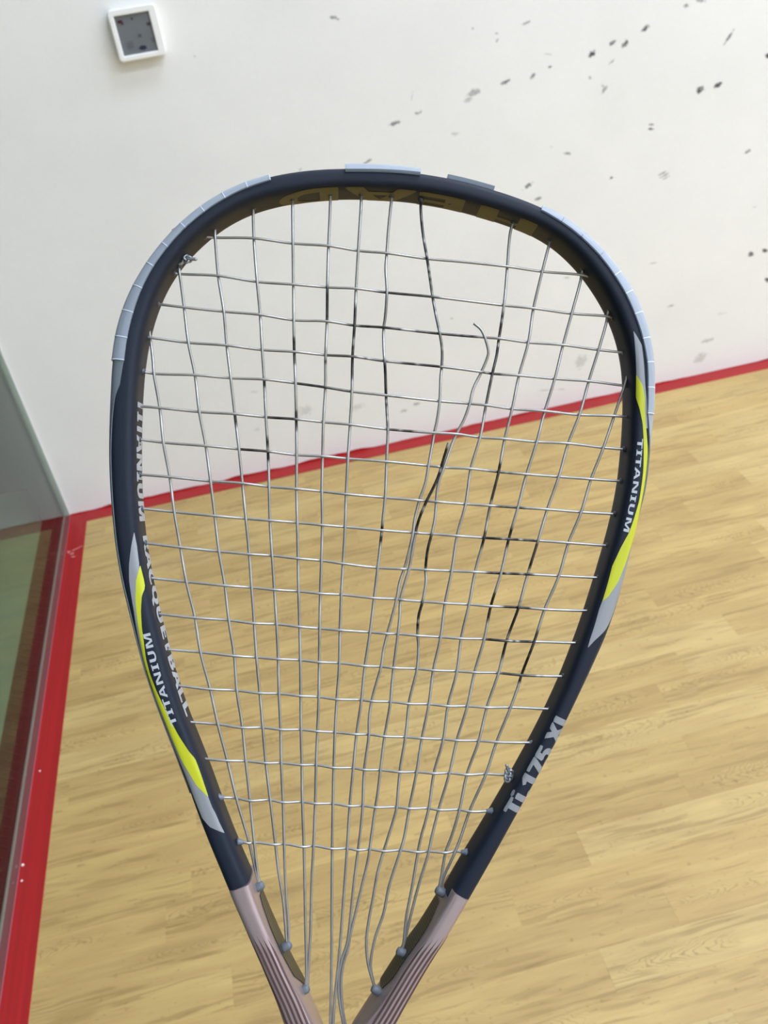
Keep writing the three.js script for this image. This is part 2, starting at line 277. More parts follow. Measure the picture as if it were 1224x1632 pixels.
const MAINS = [
  { path: [[-872,5140],[-862,5078],[-849,4981],[-844,4926],[-821,4774],[-801,4607],[-776,4458],[-753,4300],[-729,4142],[-699,3985],[-664,3825],[-636,3667],[-596,3503],[-558,3341],[-519,3179],[-475,3006],[-420,2803],[-384,2650],[-375,2621]], ink: [] },
  { path: [[-735,5411],[-726,5342],[-712,5223],[-691,5065],[-664,4922],[-642,4752],[-615,4598],[-592,4439],[-575,4283],[-554,4122],[-530,3969],[-510,3811],[-488,3652],[-474,3493],[-451,3328],[-434,3173],[-417,2998],[-396,2803],[-377,2642],[-370,2618]], ink: [] },
  { path: [[-575,5590],[-561,5378],[-533,5206],[-521,5052],[-502,4906],[-485,4742],[-465,4586],[-451,4430],[-434,4270],[-420,4110],[-408,3958],[-398,3798],[-386,3642],[-373,3483],[-358,3324],[-346,3168],[-324,2995],[-303,2801],[-288,2676],[-266,2536],[-252,2361],[-249,2340]], ink: [[4686,4746,1]] },
  { path: [[-403,5683],[-399,5533],[-384,5346],[-371,5191],[-361,5035],[-353,4899],[-344,4730],[-336,4574],[-330,4415],[-327,4263],[-316,4101],[-307,3948],[-296,3792],[-290,3636],[-285,3477],[-279,3317],[-275,3161],[-268,2988],[-262,2800],[-259,2675],[-251,2536],[-242,2416],[-244,2340]], ink: [[4849,4903,1],[4514,4640,1]] },
  { path: [[-225,5726],[-223,5522],[-221,5329],[-219,5171],[-217,5025],[-211,4885],[-208,4721],[-206,4559],[-207,4405],[-203,4252],[-200,4090],[-197,3939],[-193,3781],[-189,3629],[-188,3467],[-186,3312],[-183,3157],[-180,2984],[-174,2799],[-170,2624],[-166,2415],[-162,2241],[-163,2150]], ink: [[4969,5094,1],[4669,4774,1]] },
  { path: [[-54,5750],[-54,5700],[-62,5506],[-67,5322],[-69,5164],[-75,5014],[-76,4867],[-85,4709],[-89,4553],[-92,4394],[-90,4237],[-94,4079],[-99,3930],[-102,3771],[-104,3620],[-106,3460],[-112,3307],[-118,3150],[-122,2980],[-129,2798],[-138,2623],[-143,2414],[-152,2241],[-157,2150]], ink: [[5166,5326,1],[4974,5026,1]] },
  { path: [[87,5752],[86,5702],[73,5490],[63,5314],[56,5150],[47,5007],[44,4849],[36,4697],[26,4543],[18,4381],[13,4227],[4,4066],[-4,3924],[-10,3764],[-13,3613],[-24,3451],[-33,3298],[-38,3141],[-42,2974],[-45,2796],[-47,2551],[-48,2272],[-52,2063],[-55,1925]], ink: [[5089,5243,1],[4900,5074,1]] },
  { path: [[227,5746],[221,5692],[210,5579],[203,5477],[198,5412],[203,5303],[195,5180],[189,5139],[189,5040],[195,4955],[200,4831],[204,4746],[207,4678],[204,4570],[200,4466],[195,4366],[186,4276],[181,4217],[172,4136],[161,4046],[146,3909],[126,3752],[104,3601],[87,3444],[66,3291],[50,3134],[35,2966],[24,2795],[12,2620],[-1,2445],[-15,2271],[-33,2098],[-44,1924]], ink: [[5146,5283,0.5],[4774,4989,1],[4660,4760,0.6],[4157,4246,1]] },
  { path: [[359,5729],[358,5680],[368,5567],[386,5459],[404,5343],[414,5281],[428,5197],[444,5117],[456,5043],[455,4962],[450,4922],[444,4808],[434,4725],[421,4661],[407,4585],[393,4512],[379,4430],[353,4354],[330,4263],[322,4206],[305,4123],[285,4045],[263,3983],[247,3903],[226,3820],[207,3747],[189,3674],[176,3594],[157,3526],[135,3441],[123,3367],[121,3287],[107,3178],[101,3130],[96,3039],[93,2962],[81,2828],[72,2758],[50,2583],[36,2444],[22,2340],[-1,2271],[-15,2201],[-15,2097],[-1,2006],[16,1923]], ink: [[5346,5726,0.9],[4946,5346,0.6]] },
  { path: [[483,4615],[463,4549],[439,4466],[414,4409],[379,4340],[351,4269],[336,4212],[322,4135],[305,4045],[287,3982],[266,3901],[262,3828],[253,3742],[242,3652],[227,3520],[219,3434],[206,3351],[194,3280],[181,3183],[173,3123],[161,3016],[150,2944],[131,2813],[117,2716],[89,2597],[61,2479],[36,2375],[26,2313],[6,2251],[-5,2165],[-1,2068],[7,2005],[27,1922]], ink: [[4203,4614,1],[4060,4203,0.4]] },
  { path: [[598,5159],[630,5135],[648,5102],[668,5030],[662,5001],[636,4938],[598,4860],[581,4791],[555,4719],[520,4653],[492,4583],[466,4509],[443,4446],[434,4403],[430,4346],[422,4263],[407,4198],[390,4128],[381,4036],[382,3982],[365,3890],[349,3828],[344,3742],[348,3693],[341,3587],[318,3490],[305,3427],[293,3316],[283,3244],[266,3140],[255,3036],[247,2953],[233,2896],[207,2811],[190,2756],[163,2666],[141,2547],[121,2442],[110,2351],[117,2248],[149,2134]], ink: [[4037,4200,1],[3766,3897,1],[3689,3766,0.5]] },
  { path: [[787,5638],[772,5588],[758,5425],[749,5327],[740,5250],[723,5123],[708,5022],[687,4936],[659,4789],[630,4643],[609,4571],[589,4498],[563,4337],[526,4191],[499,4030],[471,3884],[448,3727],[417,3578],[394,3421],[365,3269],[338,3112],[307,2949],[282,2815],[259,2741],[213,2594],[189,2476],[147,2351],[129,2233],[147,2136]], ink: [[4917,5214,0.9],[4751,4917,0.7]] },
  { path: [[958,5559],[940,5492],[918,5408],[879,5234],[853,5081],[812,4926],[778,4775],[746,4635],[719,4501],[679,4329],[648,4182],[609,4026],[578,3875],[545,3723],[523,3572],[484,3414],[460,3259],[420,3108],[393,2945],[359,2814],[347,2751],[319,2591],[293,2460],[276,2321],[264,2298]], ink: [[4340,4529,0.9],[4260,4340,0.5],[4137,4214,1]] },
  { path: [[1111,5433],[1098,5367],[1055,5216],[1017,5068],[976,4915],[932,4764],[892,4623],[847,4473],[804,4321],[765,4176],[726,4019],[682,3869],[648,3717],[607,3567],[570,3410],[526,3258],[488,3105],[442,2941],[408,2813],[393,2747],[353,2612],[319,2487],[290,2369],[273,2298]], ink: [[4137,4231,1],[3800,3931,1]] },
  { path: [[1234,5259],[1219,5177],[1180,5050],[1137,4902],[1090,4748],[1041,4615],[994,4463],[944,4312],[897,4167],[853,4015],[807,3862],[755,3710],[714,3561],[665,3409],[624,3254],[572,3100],[535,2940],[497,2811],[474,2746],[448,2610],[437,2574]], ink: [[4037,4163,0.95],[3740,3889,1],[3626,3723,1]] },
  { path: [[1328,4961],[1311,4918],[1256,4743],[1202,4598],[1148,4451],[1098,4300],[1043,4158],[994,4006],[932,3853],[897,3752],[879,3703],[825,3554],[804,3492],[769,3402],[708,3243],[655,3098],[587,2939],[541,2810],[512,2742],[466,2638],[445,2571]], ink: [[3500,3757,1]] },
];
const EMPTY_GROMMETS = [[497,5720],[630,5697]];
const THROAT_GROMMETS = [[-367,2607],[-244,2334],[-163,2136],[440,2566],[262,2292],[147,2124]];
const KNOTS = [[-726,5424],[-692,5431],[-653,5427],[755,3088],[758,3114],[746,3149]];
const HALF_DEPTH = 0.0105, SQUARE = 3.6;
const lift = (S) => S.map(([x, y, a]) => [x * 1e-4, y * 1e-4, a * 1e-5]);
const frameLine = { s: lift(FRAME_PATH), b: HALF_DEPTH, n: SQUARE, side: 1 };
const leftLine = { s: lift(LEFT_ARM), b: 0.0115, n: 6, side: -1 };
const rightLine = { s: lift(RIGHT_ARM), b: 0.0115, n: 6, side: 1 };
const tables = new Map();
function section(a, b, n) {
  const key = Math.round(a * 1e5) + ',' + Math.round(b * 1e5) + ',' + n;
  if (!tables.has(key)) {
    const N = 256, p = [], d = [0];
    for (let i = 0; i <= N; i++) { const q = i / N * Math.PI * 2, c = Math.cos(q), s = Math.sin(q); p.push([Math.sign(c) * a * Math.abs(c) ** (2 / n), Math.sign(s) * b * Math.abs(s) ** (2 / n)]); if (i) d.push(d[i - 1] + Math.hypot(p[i][0] - p[i - 1][0], p[i][1] - p[i - 1][1])); }
    tables.set(key, { p, d });
  }
  return tables.get(key);
}
function along(line, u) {
  const P = line.s, n = P.length, cr = (w) => {
    const i = Math.min(n - 2, Math.max(0, Math.floor(w))), t = w - i, g = (j, k) => j < 0 ? 2 * P[0][k] - P[1][k] : j > n - 1 ? 2 * P[n - 1][k] - P[n - 2][k] : P[j][k];
    return [0, 1, 2].map((k) => { const a = g(i - 1, k), b = g(i, k), c = g(i + 1, k), d = g(i + 2, k); return 0.5 * (2 * b + (c - a) * t + (2 * a - 5 * b + 4 * c - d) * t * t + (-a + 3 * b - 3 * c + d) * t ** 3); });
  };
  const c = cr(u), e = 1e-3, p = cr(Math.min(n - 1, u + e)), q = cr(Math.max(0, u - e)), tx = p[0] - q[0], ty = p[1] - q[1], l = Math.hypot(tx, ty);
  return { x: c[0], y: c[1], a: c[2], nx: -ty / l * line.side, ny: tx / l * line.side };
}
// point on the tube: u along the path, v round it (0 outer, 0.25 front, 0.5 inner, 0.75 back), off = height above the surface
function onTube(line, u, v, off = 0) {
  const f = along(line, u), t = section(f.a + off, line.b + off, line.n), L = t.d[256];
  let w = ((v % 1) + 1) % 1 * L, lo = 0, hi = 256;
  while (hi - lo > 1) { const m = (lo + hi) >> 1; t.d[m] <= w ? lo = m : hi = m; }
  const k = (w - t.d[lo]) / (t.d[hi] - t.d[lo]), X = mix(t.p[lo][0], t.p[hi][0], k), Z = mix(t.p[lo][1], t.p[hi][1], k);
  return [f.x + f.nx * X, f.y + f.ny * X, Z];
}
const flipOf = (line) => line.side > 0;
function tubeGeometry(line, u0, u1, nu, nv = 56) {
  const parts = [grid(nu, nv, (s, t) => onTube(line, mix(u0, u1, s), t), flipOf(line))];
  for (const u of [u0, u1]) { const c = along(line, u); parts.push(grid(1, nv, (s, t) => { const q = onTube(line, u, t); return [mix(c.x, q[0], s), mix(c.y, q[1], s), q[2] * s]; })); }
  return mergeGeometries(parts);
}
// a thin shell lying on the tube between v0(u) and v1(u)
function shell(line, u0, u1, v0, v1, off0, off1, nu, nv, closed = true) {
  const f = (off) => (s, t) => { const u = mix(u0, u1, s); return onTube(line, u, mix(v0(u, s), v1(u, s), t), off); }, fl = flipOf(line);
  const parts = [grid(nu, nv, f(off1), fl)];
  if (closed) {
    parts.push(grid(nu, nv, f(off0), !fl));
    for (const t of [0, 1]) parts.push(grid(nu, 1, (s, q) => f(mix(off0, off1, q))(s, t)));
    for (const s of [0, 1]) parts.push(grid(1, nv, (q, t) => f(mix(off0, off1, q))(s, t)));
  }
  return mergeGeometries(parts);
}
const lerpList = (pts) => (u) => { if (u <= pts[0][0]) return pts[0][1]; for (let i = 1; i < pts.length; i++) if (u <= pts[i][0]) return mix(pts[i - 1][1], pts[i][1], (u - pts[i - 1][0]) / (pts[i][0] - pts[i - 1][0])); return pts[pts.length - 1][1]; };

const racket = thing('racket', 'navy blue racket with worn silver strings, two of them snapped, held up in front', 'racket', [-0.077, 0.7845, -0.0857]);
racket.quaternion.set(-0.2996, -0.05466, -0.10072, 0.94716);

const navy = new THREE.MeshPhysicalMaterial({ color: 0x171f2d, roughness: 0.5, specularIntensity: 0.5, clearcoat: 0.04, clearcoatRoughness: 0.4 });
const frame = mesh('frame', tubeGeometry(frameLine, 0, 60, 420), navy, racket, 'dark navy teardrop frame');

// printed swooshes and lettering
const silverPrint = std({ color: 0x8f9296, roughness: 0.4, metalness: 0.2 });
const yellowPrint = std({ color: 0xbcc01e, roughness: 0.45 });
function swoosh(name, material, rows) {   // rows: u, v of one edge, v of the other
  const a = lerpList(rows.map((r) => [r[0], r[1]])), b = lerpList(rows.map((r) => [r[0], r[2]]));
  mesh(name, shell(frameLine, rows[0][0], rows[rows.length - 1][0], a, b, 0.00002, name[0] === 'y' ? 0.00014 : 0.0001, 70, 8), material, frame);
}
swoosh('silver_swoosh', silverPrint, [[7.9, 0.165, 0.17], [8.4, 0.168, 0.182], [8.81, 0.175, 0.2], [9.31, 0.188, 0.21], [9.83, 0.204, 0.227], [10.33, 0.212, 0.245], [10.83, 0.221, 0.275], [11.0, 0.228, 0.305], [11.33, 0.242, 0.32], [11.93, 0.281, 0.326], [12.36, 0.314, 0.318]]);
swoosh('yellow_swoosh', yellowPrint, [[3.4, 0.297, 0.302], [3.86, 0.244, 0.304], [4.4, 0.221, 0.308], [4.68, 0.208, 0.308], [4.98, 0.2, 0.283], [5.56, 0.194, 0.254], [6.1, 0.19, 0.238], [6.66, 0.184, 0.224], [7.22, 0.176, 0.208], [7.74, 0.174, 0.2], [8.27, 0.179, 0.204], [8.79, 0.196, 0.221], [9.29, 0.208, 0.235], [9.79, 0.223, 0.258], [10.29, 0.242, 0.292], [10.53, 0.258, 0.333], [10.79, 0.271, 0.335], [11.25, 0.322, 0.327]]);
swoosh('silver_swoosh', silverPrint, [[2.08, 0.319, 0.323], [2.44, 0.233, 0.314], [2.8, 0.197, 0.31], [3.0, 0.196, 0.302], [3.48, 0.188, 0.3], [3.94, 0.183, 0.244], [4.5, 0.176, 0.221], [5.04, 0.155, 0.202], [5.6, 0.15, 0.196], [6.14, 0.146, 0.191], [7.2, 0.15, 0.178]]);
swoosh('silver_swoosh', silverPrint, [[40.0, 0.281, 0.285], [40.49, 0.246, 0.3], [41.01, 0.25, 0.312], [41.47, 0.25, 0.318], [41.83, 0.246, 0.27], [42.19, 0.236, 0.253], [42.6, 0.228, 0.247], [43.2, 0.212, 0.228]]);
swoosh('yellow_swoosh', yellowPrint, [[41.47, 0.313, 0.319], [41.83, 0.267, 0.322], [42.19, 0.25, 0.325], [42.55, 0.246, 0.292], [43.05, 0.233, 0.259], [43.55, 0.21, 0.242], [44.05, 0.181, 0.229], [44.57, 0.168, 0.218], [45.05, 0.163, 0.216], [45.57, 0.162, 0.213], [46.09, 0.163, 0.225], [46.61, 0.168, 0.239], [47.17, 0.19, 0.276], [47.71, 0.204, 0.3], [47.81, 0.208, 0.304], [48.25, 0.222, 0.301], [48.81, 0.266, 0.3], [48.99, 0.296, 0.3]]);
swoosh('silver_swoosh', silverPrint, [[46.5, 0.15, 0.166], [47.13, 0.148, 0.192], [47.65, 0.148, 0.206], [48.17, 0.148, 0.223], [48.73, 0.148, 0.267], [48.91, 0.15, 0.3], [49.31, 0.154, 0.304], [49.85, 0.195, 0.296], [50.31, 0.254, 0.292], [50.58, 0.281, 0.284]]);

const font = await new FontLoader().loadAsync('fonts/droid/droid_sans_bold.typeface.json');
function lettering(name, text, material, line, u0, u1, base, top, off, parent, label, heavy = 0) {
  // flat letters cut fine and bent onto the tube: x runs from u0 to u1, y from v = base to v = top
  const shapes = font.generateShapes(text, 1);
  for (const s of shapes) {   // the dot of an i stands clear of its stem in this face
    const ys = s.getPoints().map((p) => p.y), lo = Math.min(...ys);
    if (lo > 0.5 && Math.max(...ys) - lo < 0.3) for (const c of s.curves) for (const q of ['v0', 'v1', 'v2', 'v3']) if (c[q] && !c[q].moved) { c[q].y = c[q].y + 0.09; c[q].moved = true; }
  }
  const g = new THREE.ShapeGeometry(shapes, 6).toNonIndexed();
  g.computeBoundingBox();
  const { min, max } = g.boundingBox;
  let tri = []; const p = g.attributes.position;
  for (let i = 0; i < p.count; i += 3) tri.push([0, 1, 2].map((k) => [(p.getX(i + k) - min.x) / (max.x - min.x), (p.getY(i + k) - min.y) / (max.y - min.y)]));
  const W = Math.abs(u1 - u0) * 13.5, H = 9, size = (a, b) => Math.hypot((a[0] - b[0]) * W, (a[1] - b[1]) * H);
  for (let pass = 0; pass < 6; pass++) {
    const next = [];
    for (const [a, b, c] of tri) {
      const e = [size(a, b), size(b, c), size(c, a)], m = Math.max(...e);
      if (m < 1.4) { next.push([a, b, c]); continue; }
      const h = (s, t) => [(s[0] + t[0]) / 2, (s[1] + t[1]) / 2];
      if (m === e[0]) { const q = h(a, b); next.push([a, q, c], [q, b, c]); } else if (m === e[1]) { const q = h(b, c); next.push([a, b, q], [a, q, c]); } else { const q = h(c, a); next.push([a, b, q], [q, b, c]); }
    }
    tri = next;
  }
  const pos = [];
  // a heavy face: the letters are laid again a hair to each side
  for (const [dx, dy] of heavy ? [[0, 0], [heavy, 0], [-heavy, 0], [heavy / 2, 0.02], [-heavy / 2, -0.02]] : [[0, 0]])
    for (const t of tri) for (const [x, y] of t) pos.push(...onTube(line, mix(u0, u1, x + dx), mix(base(x), top(x), y + dy), off));
  const out = new THREE.BufferGeometry();
  out.setAttribute('position', new THREE.Float32BufferAttribute(pos, 3)); out.computeVertexNormals();
  return mesh(name, out, material, parent, label);
}
const k = (v) => () => v, between = (a, b) => (x) => mix(a, b, x);
const innerPrint = std({ color: 0xa4a8ae, roughness: 0.5 });
const whitePrint = std({ color: 0xb2b6bc, roughness: 0.5 });
lettering('lettering', 'TITANIUM', whitePrint, frameLine, 5.92, 9.05, between(0.279, 0.287), k(0.229), 0.00016, frame);
lettering('lettering', 'TITANIUM', whitePrint, frameLine, 43.55, 46.62, between(0.292, 0.29), between(0.246, 0.242), 0.00016, frame);
lettering('lettering', 'Ti.175 XL', silverPrint, frameLine, 56.55, 52.85, between(0.172, 0.163), between(0.338, 0.318), 0.00016, frame, 'large silver model lettering on the lower right of the frame', 0.011);
lettering('lettering', 'TITANIUM', innerPrint, frameLine, 16.85, 12.75, k(0.405), k(0.61), 0.00016, frame, undefined, 0.006);
lettering('lettering', 'RACQUETBALL', innerPrint, frameLine, 12.2, 6.0, between(0.405, 0.37), k(0.62), 0.00016, frame, undefined, 0.004);
lettering('lettering', 'HEAD', std({ color: 0x5f5833, roughness: 0.55 }), frameLine, 34.95, 26.15, between(0.355, 0.35), k(0.655), 0.00016, frame, 'olive letters inside the top of the frame', 0.006);

// clear bumper guard round the head, cut into segments
const clear = new THREE.MeshPhysicalMaterial({ color: 0xc6d0dc, roughness: 0.4, transmission: 0.55, thickness: 0, clearcoat: 0.5, clearcoatRoughness: 0.25 });
{
  const smoky = new THREE.MeshPhysicalMaterial({ color: 0x78838a, roughness: 0.45, transmission: 0.25, thickness: 0, clearcoat: 0.3, clearcoatRoughness: 0.3 });
  const guard = mesh('bumper_guard', shell(frameLine, 3.6, 18, lerpList([[3.6, -0.1], [6, -0.15], [18, -0.16]]), lerpList([[3.6, 0.1], [5, 0.145], [10, 0.17], [11.3, 0.166], [13.8, 0.171], [15, 0.17], [16.1, 0.18], [16.8, 0.197], [17.2, 0.23], [18, 0.246]]), 0.00016, 0.0006, 90, 12), smoky, racket, 'clear plastic guard round the outside of the head');
  const seg = (u0, u1, va, vb, off = 0.0011) => mesh('guard_segment', shell(frameLine, u0 + 0.006, u1 - 0.006, k(-0.16), (u, s) => mix(va, vb, s), 0.00005, off, 8, 14), clear, guard);
  const cl = [18.0, 18.73, 19.57, 20.41, 21.21, 21.98, 22.82, 23.62, 24.42, 25.22, 25.98], vl = [0.247, 0.245, 0.242, 0.236, 0.232, 0.232, 0.23, 0.231, 0.229, 0.225, 0.221];
  for (let i = 0; i + 1 < cl.length; i++) seg(cl[i], cl[i + 1], vl[i], vl[i + 1]);
  mesh('label_flake', shell(frameLine, 22.5, 23.05, k(-0.06), (u, s) => mix(0.09, 0.02, s), 0.0012, 0.0019, 4, 6), std({ color: 0x6b4a2c, roughness: 0.7 }), guard, 'brown flake under the guard');
  const seams = [];
  const seam = (u, v) => seams.push(shell(frameLine, u - 0.015, u + 0.015, k(-0.1), k(v + 0.002), 0.0003, 0.00125, 1, 14));
  cl.forEach((u, i) => seam(u, vl[i]));
  seg(28.4, 30.82, 0.216, 0.205, 0.0022);
  mesh('guard_segment', shell(frameLine, 31.7, 33.25, k(-0.12), k(0.12), 0.0004, 0.0019, 12, 10), clear, guard);
  const cr = [34.86, 35.62, 36.42, 37.27, 38.06, 38.75, 39.47, 40.3, 41.07, 41.87, 42.71], vr = [0.222, 0.228, 0.229, 0.228, 0.231, 0.232, 0.234, 0.23, 0.226, 0.228, 0.226];
  cr.forEach((u, i) => { if (i > 3) seam(u, vr[i]); });
  mesh('guard_seams', mergeGeometries(seams), std({ color: 0xd0d8e2, roughness: 0.35 }), guard, 'pale cut edges between the guard segments').userData.kind = 'stuff';
  for (let i = 0; i + 1 < cr.length; i++) seg(cr[i], cr[i + 1], vr[i], vr[i + 1], 0.0012);
  mesh('guard_tail', shell(frameLine, 42.73, 47.2, k(-0.16), lerpList([[42.7, 0.224], [43.35, 0.2], [44, 0.165], [45.2, 0.13], [46.2, 0.06], [47.2, -0.1]]), 0.00016, 0.0009, 36, 10), clear, guard);
  mesh('guard_tail', shell(frameLine, 47.0, 56, k(-0.14), lerpList([[47, 0.08], [50, 0.13], [54, 0.12], [56, 0]]), 0.00016, 0.0004, 40, 10), smoky, guard);
}

// silver throat arms with grooves and the carbon inlays
const silver = std({ color: 0xae9d9e, roughness: 0.33, metalness: 0.65 });
const groove = std({ color: 0x5a4240, roughness: 0.5, metalness: 0.3 });
const weave = std({ map: dataTexture(64, 64, (x, y, c) => { const a = ((x >> 3) + (y >> 3)) & 1, n = 0.7 + 0.6 * hash(x, y, 3), t = a ? (x & 7) : (y & 7), e = t === 0 || t === 7 ? 0.3 : 1; c[0] = (a ? 78 : 14) * n * e; c[1] = (a ? 76 : 14) * n * e; c[2] = (a ? 64 : 13) * n * e; }), roughness: 0.4 });
weave.map.wrapS = weave.map.wrapT = THREE.RepeatWrapping;
const throat = mesh('throat', mergeGeometries([tubeGeometry(leftLine, 0, 15, 90), tubeGeometry(rightLine, 0, 15, 90)]), silver, racket, 'silver throat where the two arms meet');
[leftLine, rightLine].forEach((line, side) => {
  [0.188, 0.22, 0.252, 0.284, 0.316].forEach((v, i) => mesh('groove', shell(line, 2.7 + i * 0.2, 15, k(v - 0.008), (u, s) => v - 0.008 + 0.016 * smooth(0, 0.12, s), 0.00002, 0.00012, 50, 2), groove, throat));
  const u0 = side ? 1.5 : 1.5, u1 = 8.6, g = shell(line, u0, u1, lerpList(side ? [[1.5, 0.5], [2.6, 0.44], [3.6, 0.425], [5, 0.41], [7.3, 0.42], [8.6, 0.5]] : [[1.5, 0.49], [2.1, 0.454], [3.5, 0.415], [5, 0.41], [7, 0.44], [8.6, 0.6]]), k(0.66), 0.00005, 0.0004, 40, 10), p = g.attributes.position;
  for (let i = 0, uv = g.attributes.uv; i < p.count; i++) uv.setXY(i, uv.getX(i) * 7 + uv.getY(i) * 0.45, uv.getY(i) * 0.75 - uv.getX(i) * 2.2);
  mesh('carbon_inlay', g, weave, throat, 'dark woven inlay inside the arm');
});

// strings
function stringGeometry(path, z, ink, axis, r) {
  const pts = path.map(([x, y], i) => new THREE.Vector3(x, y, z[i])), curve = new THREE.CatmullRomCurve3(pts, false, 'centripetal');
  const n = Math.max(12, Math.round(curve.getLength() / 0.0016)), N = 8, P = [], C = [], I = [], c = new THREE.Vector3(), t = new THREE.Vector3(), a = new THREE.Vector3(), b = new THREE.Vector3(), zz = new THREE.Vector3(0, 0, 1);
  for (let i = 0; i <= n; i++) {
    curve.getPointAt(i / n, c); curve.getTangentAt(i / n, t); a.crossVectors(t, zz).normalize(); b.crossVectors(a, t);
    const q = (axis ? c.y : c.x) * 1e4; let w = 0;
    for (const [lo, hi, kk] of ink) { const e = 14; w = Math.max(w, kk * smooth(lo - e, lo + e, q) * (1 - smooth(hi - e, hi + e, q))); }
    w *= 0.82 + 0.3 * noise(i * 0.9, 3, Math.round(pts[0].x * 1e5)); if (hash(i, 7, Math.round(pts[0].y * 1e5)) > 0.93) w *= 0.25;
    w = Math.min(1, w);
    const tone = 0.9 + 0.2 * noise(i * 0.4, 1, Math.round(pts[0].y * 1e5));
    for (let j = 0; j <= N; j++) {
      const q2 = j / N * Math.PI * 2, ca = Math.cos(q2) * r, sa = Math.sin(q2) * r;
      P.push(c.x + a.x * ca + b.x * sa, c.y + a.y * ca + b.y * sa, c.z + a.z * ca + b.z * sa);
      const g = mix(0.35 * tone, 0.005, w); C.push(g, g * 0.985, g * 0.95);
      if (i < n && j < N) { const e = i * (N + 1) + j; I.push(e, e + 1, e + N + 1, e + 1, e + N + 2, e + N + 1); }
    }
  }
  for (const [row, f] of [[0, 1], [n, -1]]) { const o = row * (N + 1); for (let j = 1; j + 1 < N; j++) f > 0 ? I.push(o, o + j + 1, o + j) : I.push(o, o + j, o + j + 1); }
  const g = new THREE.BufferGeometry();
  g.setAttribute('position', new THREE.Float32BufferAttribute(P, 3)); g.setAttribute('color', new THREE.Float32BufferAttribute(C, 3)); g.setIndex(I); g.computeVertexNormals();
  return g;
}
const wire = new THREE.MeshPhysicalMaterial({ vertexColors: true, roughness: 0.34, metalness: 0.7, clearcoat: 0.4, clearcoatRoughness: 0.15 });
const SR = 0.00066, WEAVE = 0.0008;
const mains = MAINS.map((m) => ({ ...m, path: m.path.map(([x, y]) => [x * 1e-4, y * 1e-4]), z: m.path.map(() => 0) }));
const crosses = CROSSES.map((m) => ({ ...m, path: m.path.map(([x, y]) => [x * 1e-4, y * 1e-4]), z: m.path.map(() => 0) }));
function meet(A, B) {   // where path A crosses path B: positions along each
  for (let i = 0; i + 1 < A.length; i++) for (let j = 0; j + 1 < B.length; j++) {
    const [ax, ay] = A[i], bx = A[i + 1][0] - ax, by = A[i + 1][1] - ay, [cx, cy] = B[j], dx = B[j + 1][0] - cx, dy = B[j + 1][1] - cy, det = bx * dy - by * dx;
    if (Math.abs(det) < 1e-14) continue;
    const s = ((cx - ax) * dy - (cy - ay) * dx) / det, t = ((cx - ax) * by - (cy - ay) * bx) / det;
    if (s >= 0 && s <= 1 && t >= 0 && t <= 1) return { i: i + s, j: j + t, p: [ax + bx * s, ay + by * s] };
  }
}
const addTo = (S, at, p, z) => (S.more ??= []).push({ at, p, z });
crosses.forEach((c, i) => mains.forEach((m, j) => {
  const h = meet(c.path, m.path); if (!h) return;
  const up = (i + j) % 2 ? 1 : -1;
  addTo(c, h.i, h.p, up * WEAVE); addTo(m, h.j, h.p, -up * WEAVE * 0.9);
}));
function woven(S, extend0, extend1) {
  const all = [];
  S.path.forEach((p, i) => { if (!(S.more ?? []).some((q) => Math.hypot(q.p[0] - p[0], q.p[1] - p[1]) < 0.0022)) all.push({ at: i, p, z: null }); });
  all.push(...(S.more ?? [])); all.sort((a, b) => a.at - b.at);
  for (let i = 0; i < all.length; i++) if (all[i].z === null) {   // between two crossings the height runs on
    let a = i - 1, b = i + 1; while (b < all.length && all[b].z === null) b++;
    const A = a >= 0 ? all[a] : null, B = b < all.length ? all[b] : null;
    all[i].z = A && B ? mix(A.z, B.z, (all[i].at - A.at) / (B.at - A.at)) : 0;
  }
  const P = all.map((q) => q.p), Z = all.map((q) => q.z);
  const ext = (p, q, d) => { const l = Math.hypot(p[0] - q[0], p[1] - q[1]); return [p[0] + (p[0] - q[0]) / l * d, p[1] + (p[1] - q[1]) / l * d]; };
  if (extend0) { P.unshift(ext(P[0], P[1], extend0)); Z.unshift(0); }
  if (extend1) { const n = P.length; P.push(ext(P[n - 1], P[n - 2], extend1)); Z.push(0); }
  return [P, Z];
}
const grommet = std({ color: 0x3a3f46, roughness: 0.35 }), paleGrommet = std({ color: 0x666e76, roughness: 0.3 });
const throatGrommet = new THREE.MeshPhysicalMaterial({ color: 0x70777e, roughness: 0.45, transmission: 0.3, thickness: 0 });
const grommetShape = new THREE.LatheGeometry([[0, 0], [0.0021, 0], [0.0021, 0.0012], [0.0016, 0.0017], [0.0013, 0.0036], [0.0009, 0.0039], [0, 0.0039]].map((p) => new THREE.Vector2(...p)), 14);
function putGrommet(p, q, low) {   // a collar in the frame at p, pointing to q
  const o = mesh('grommet', grommetShape, low ? paleGrommet : grommet, racket), d = new THREE.Vector3(q[0] - p[0], q[1] - p[1], 0).normalize();
  if (low) o.scale.setScalar(0.8);
  o.quaternion.setFromUnitVectors(new THREE.Vector3(0, 1, 0), d); o.position.set(p[0] - d.x * 0.0022, p[1] - d.y * 0.0022, 0);
}
crosses.forEach((c, i) => {
  const [P, Z] = woven(c, 0.003, 0.003), n = c.path.length;
  mesh('cross_string', stringGeometry(P, Z, c.ink, 0, SR * 0.93), wire, racket);
  putGrommet(c.path[0], c.path[1], i > 12); putGrommet(c.path[n - 1], c.path[n - 2], i > 12);
});
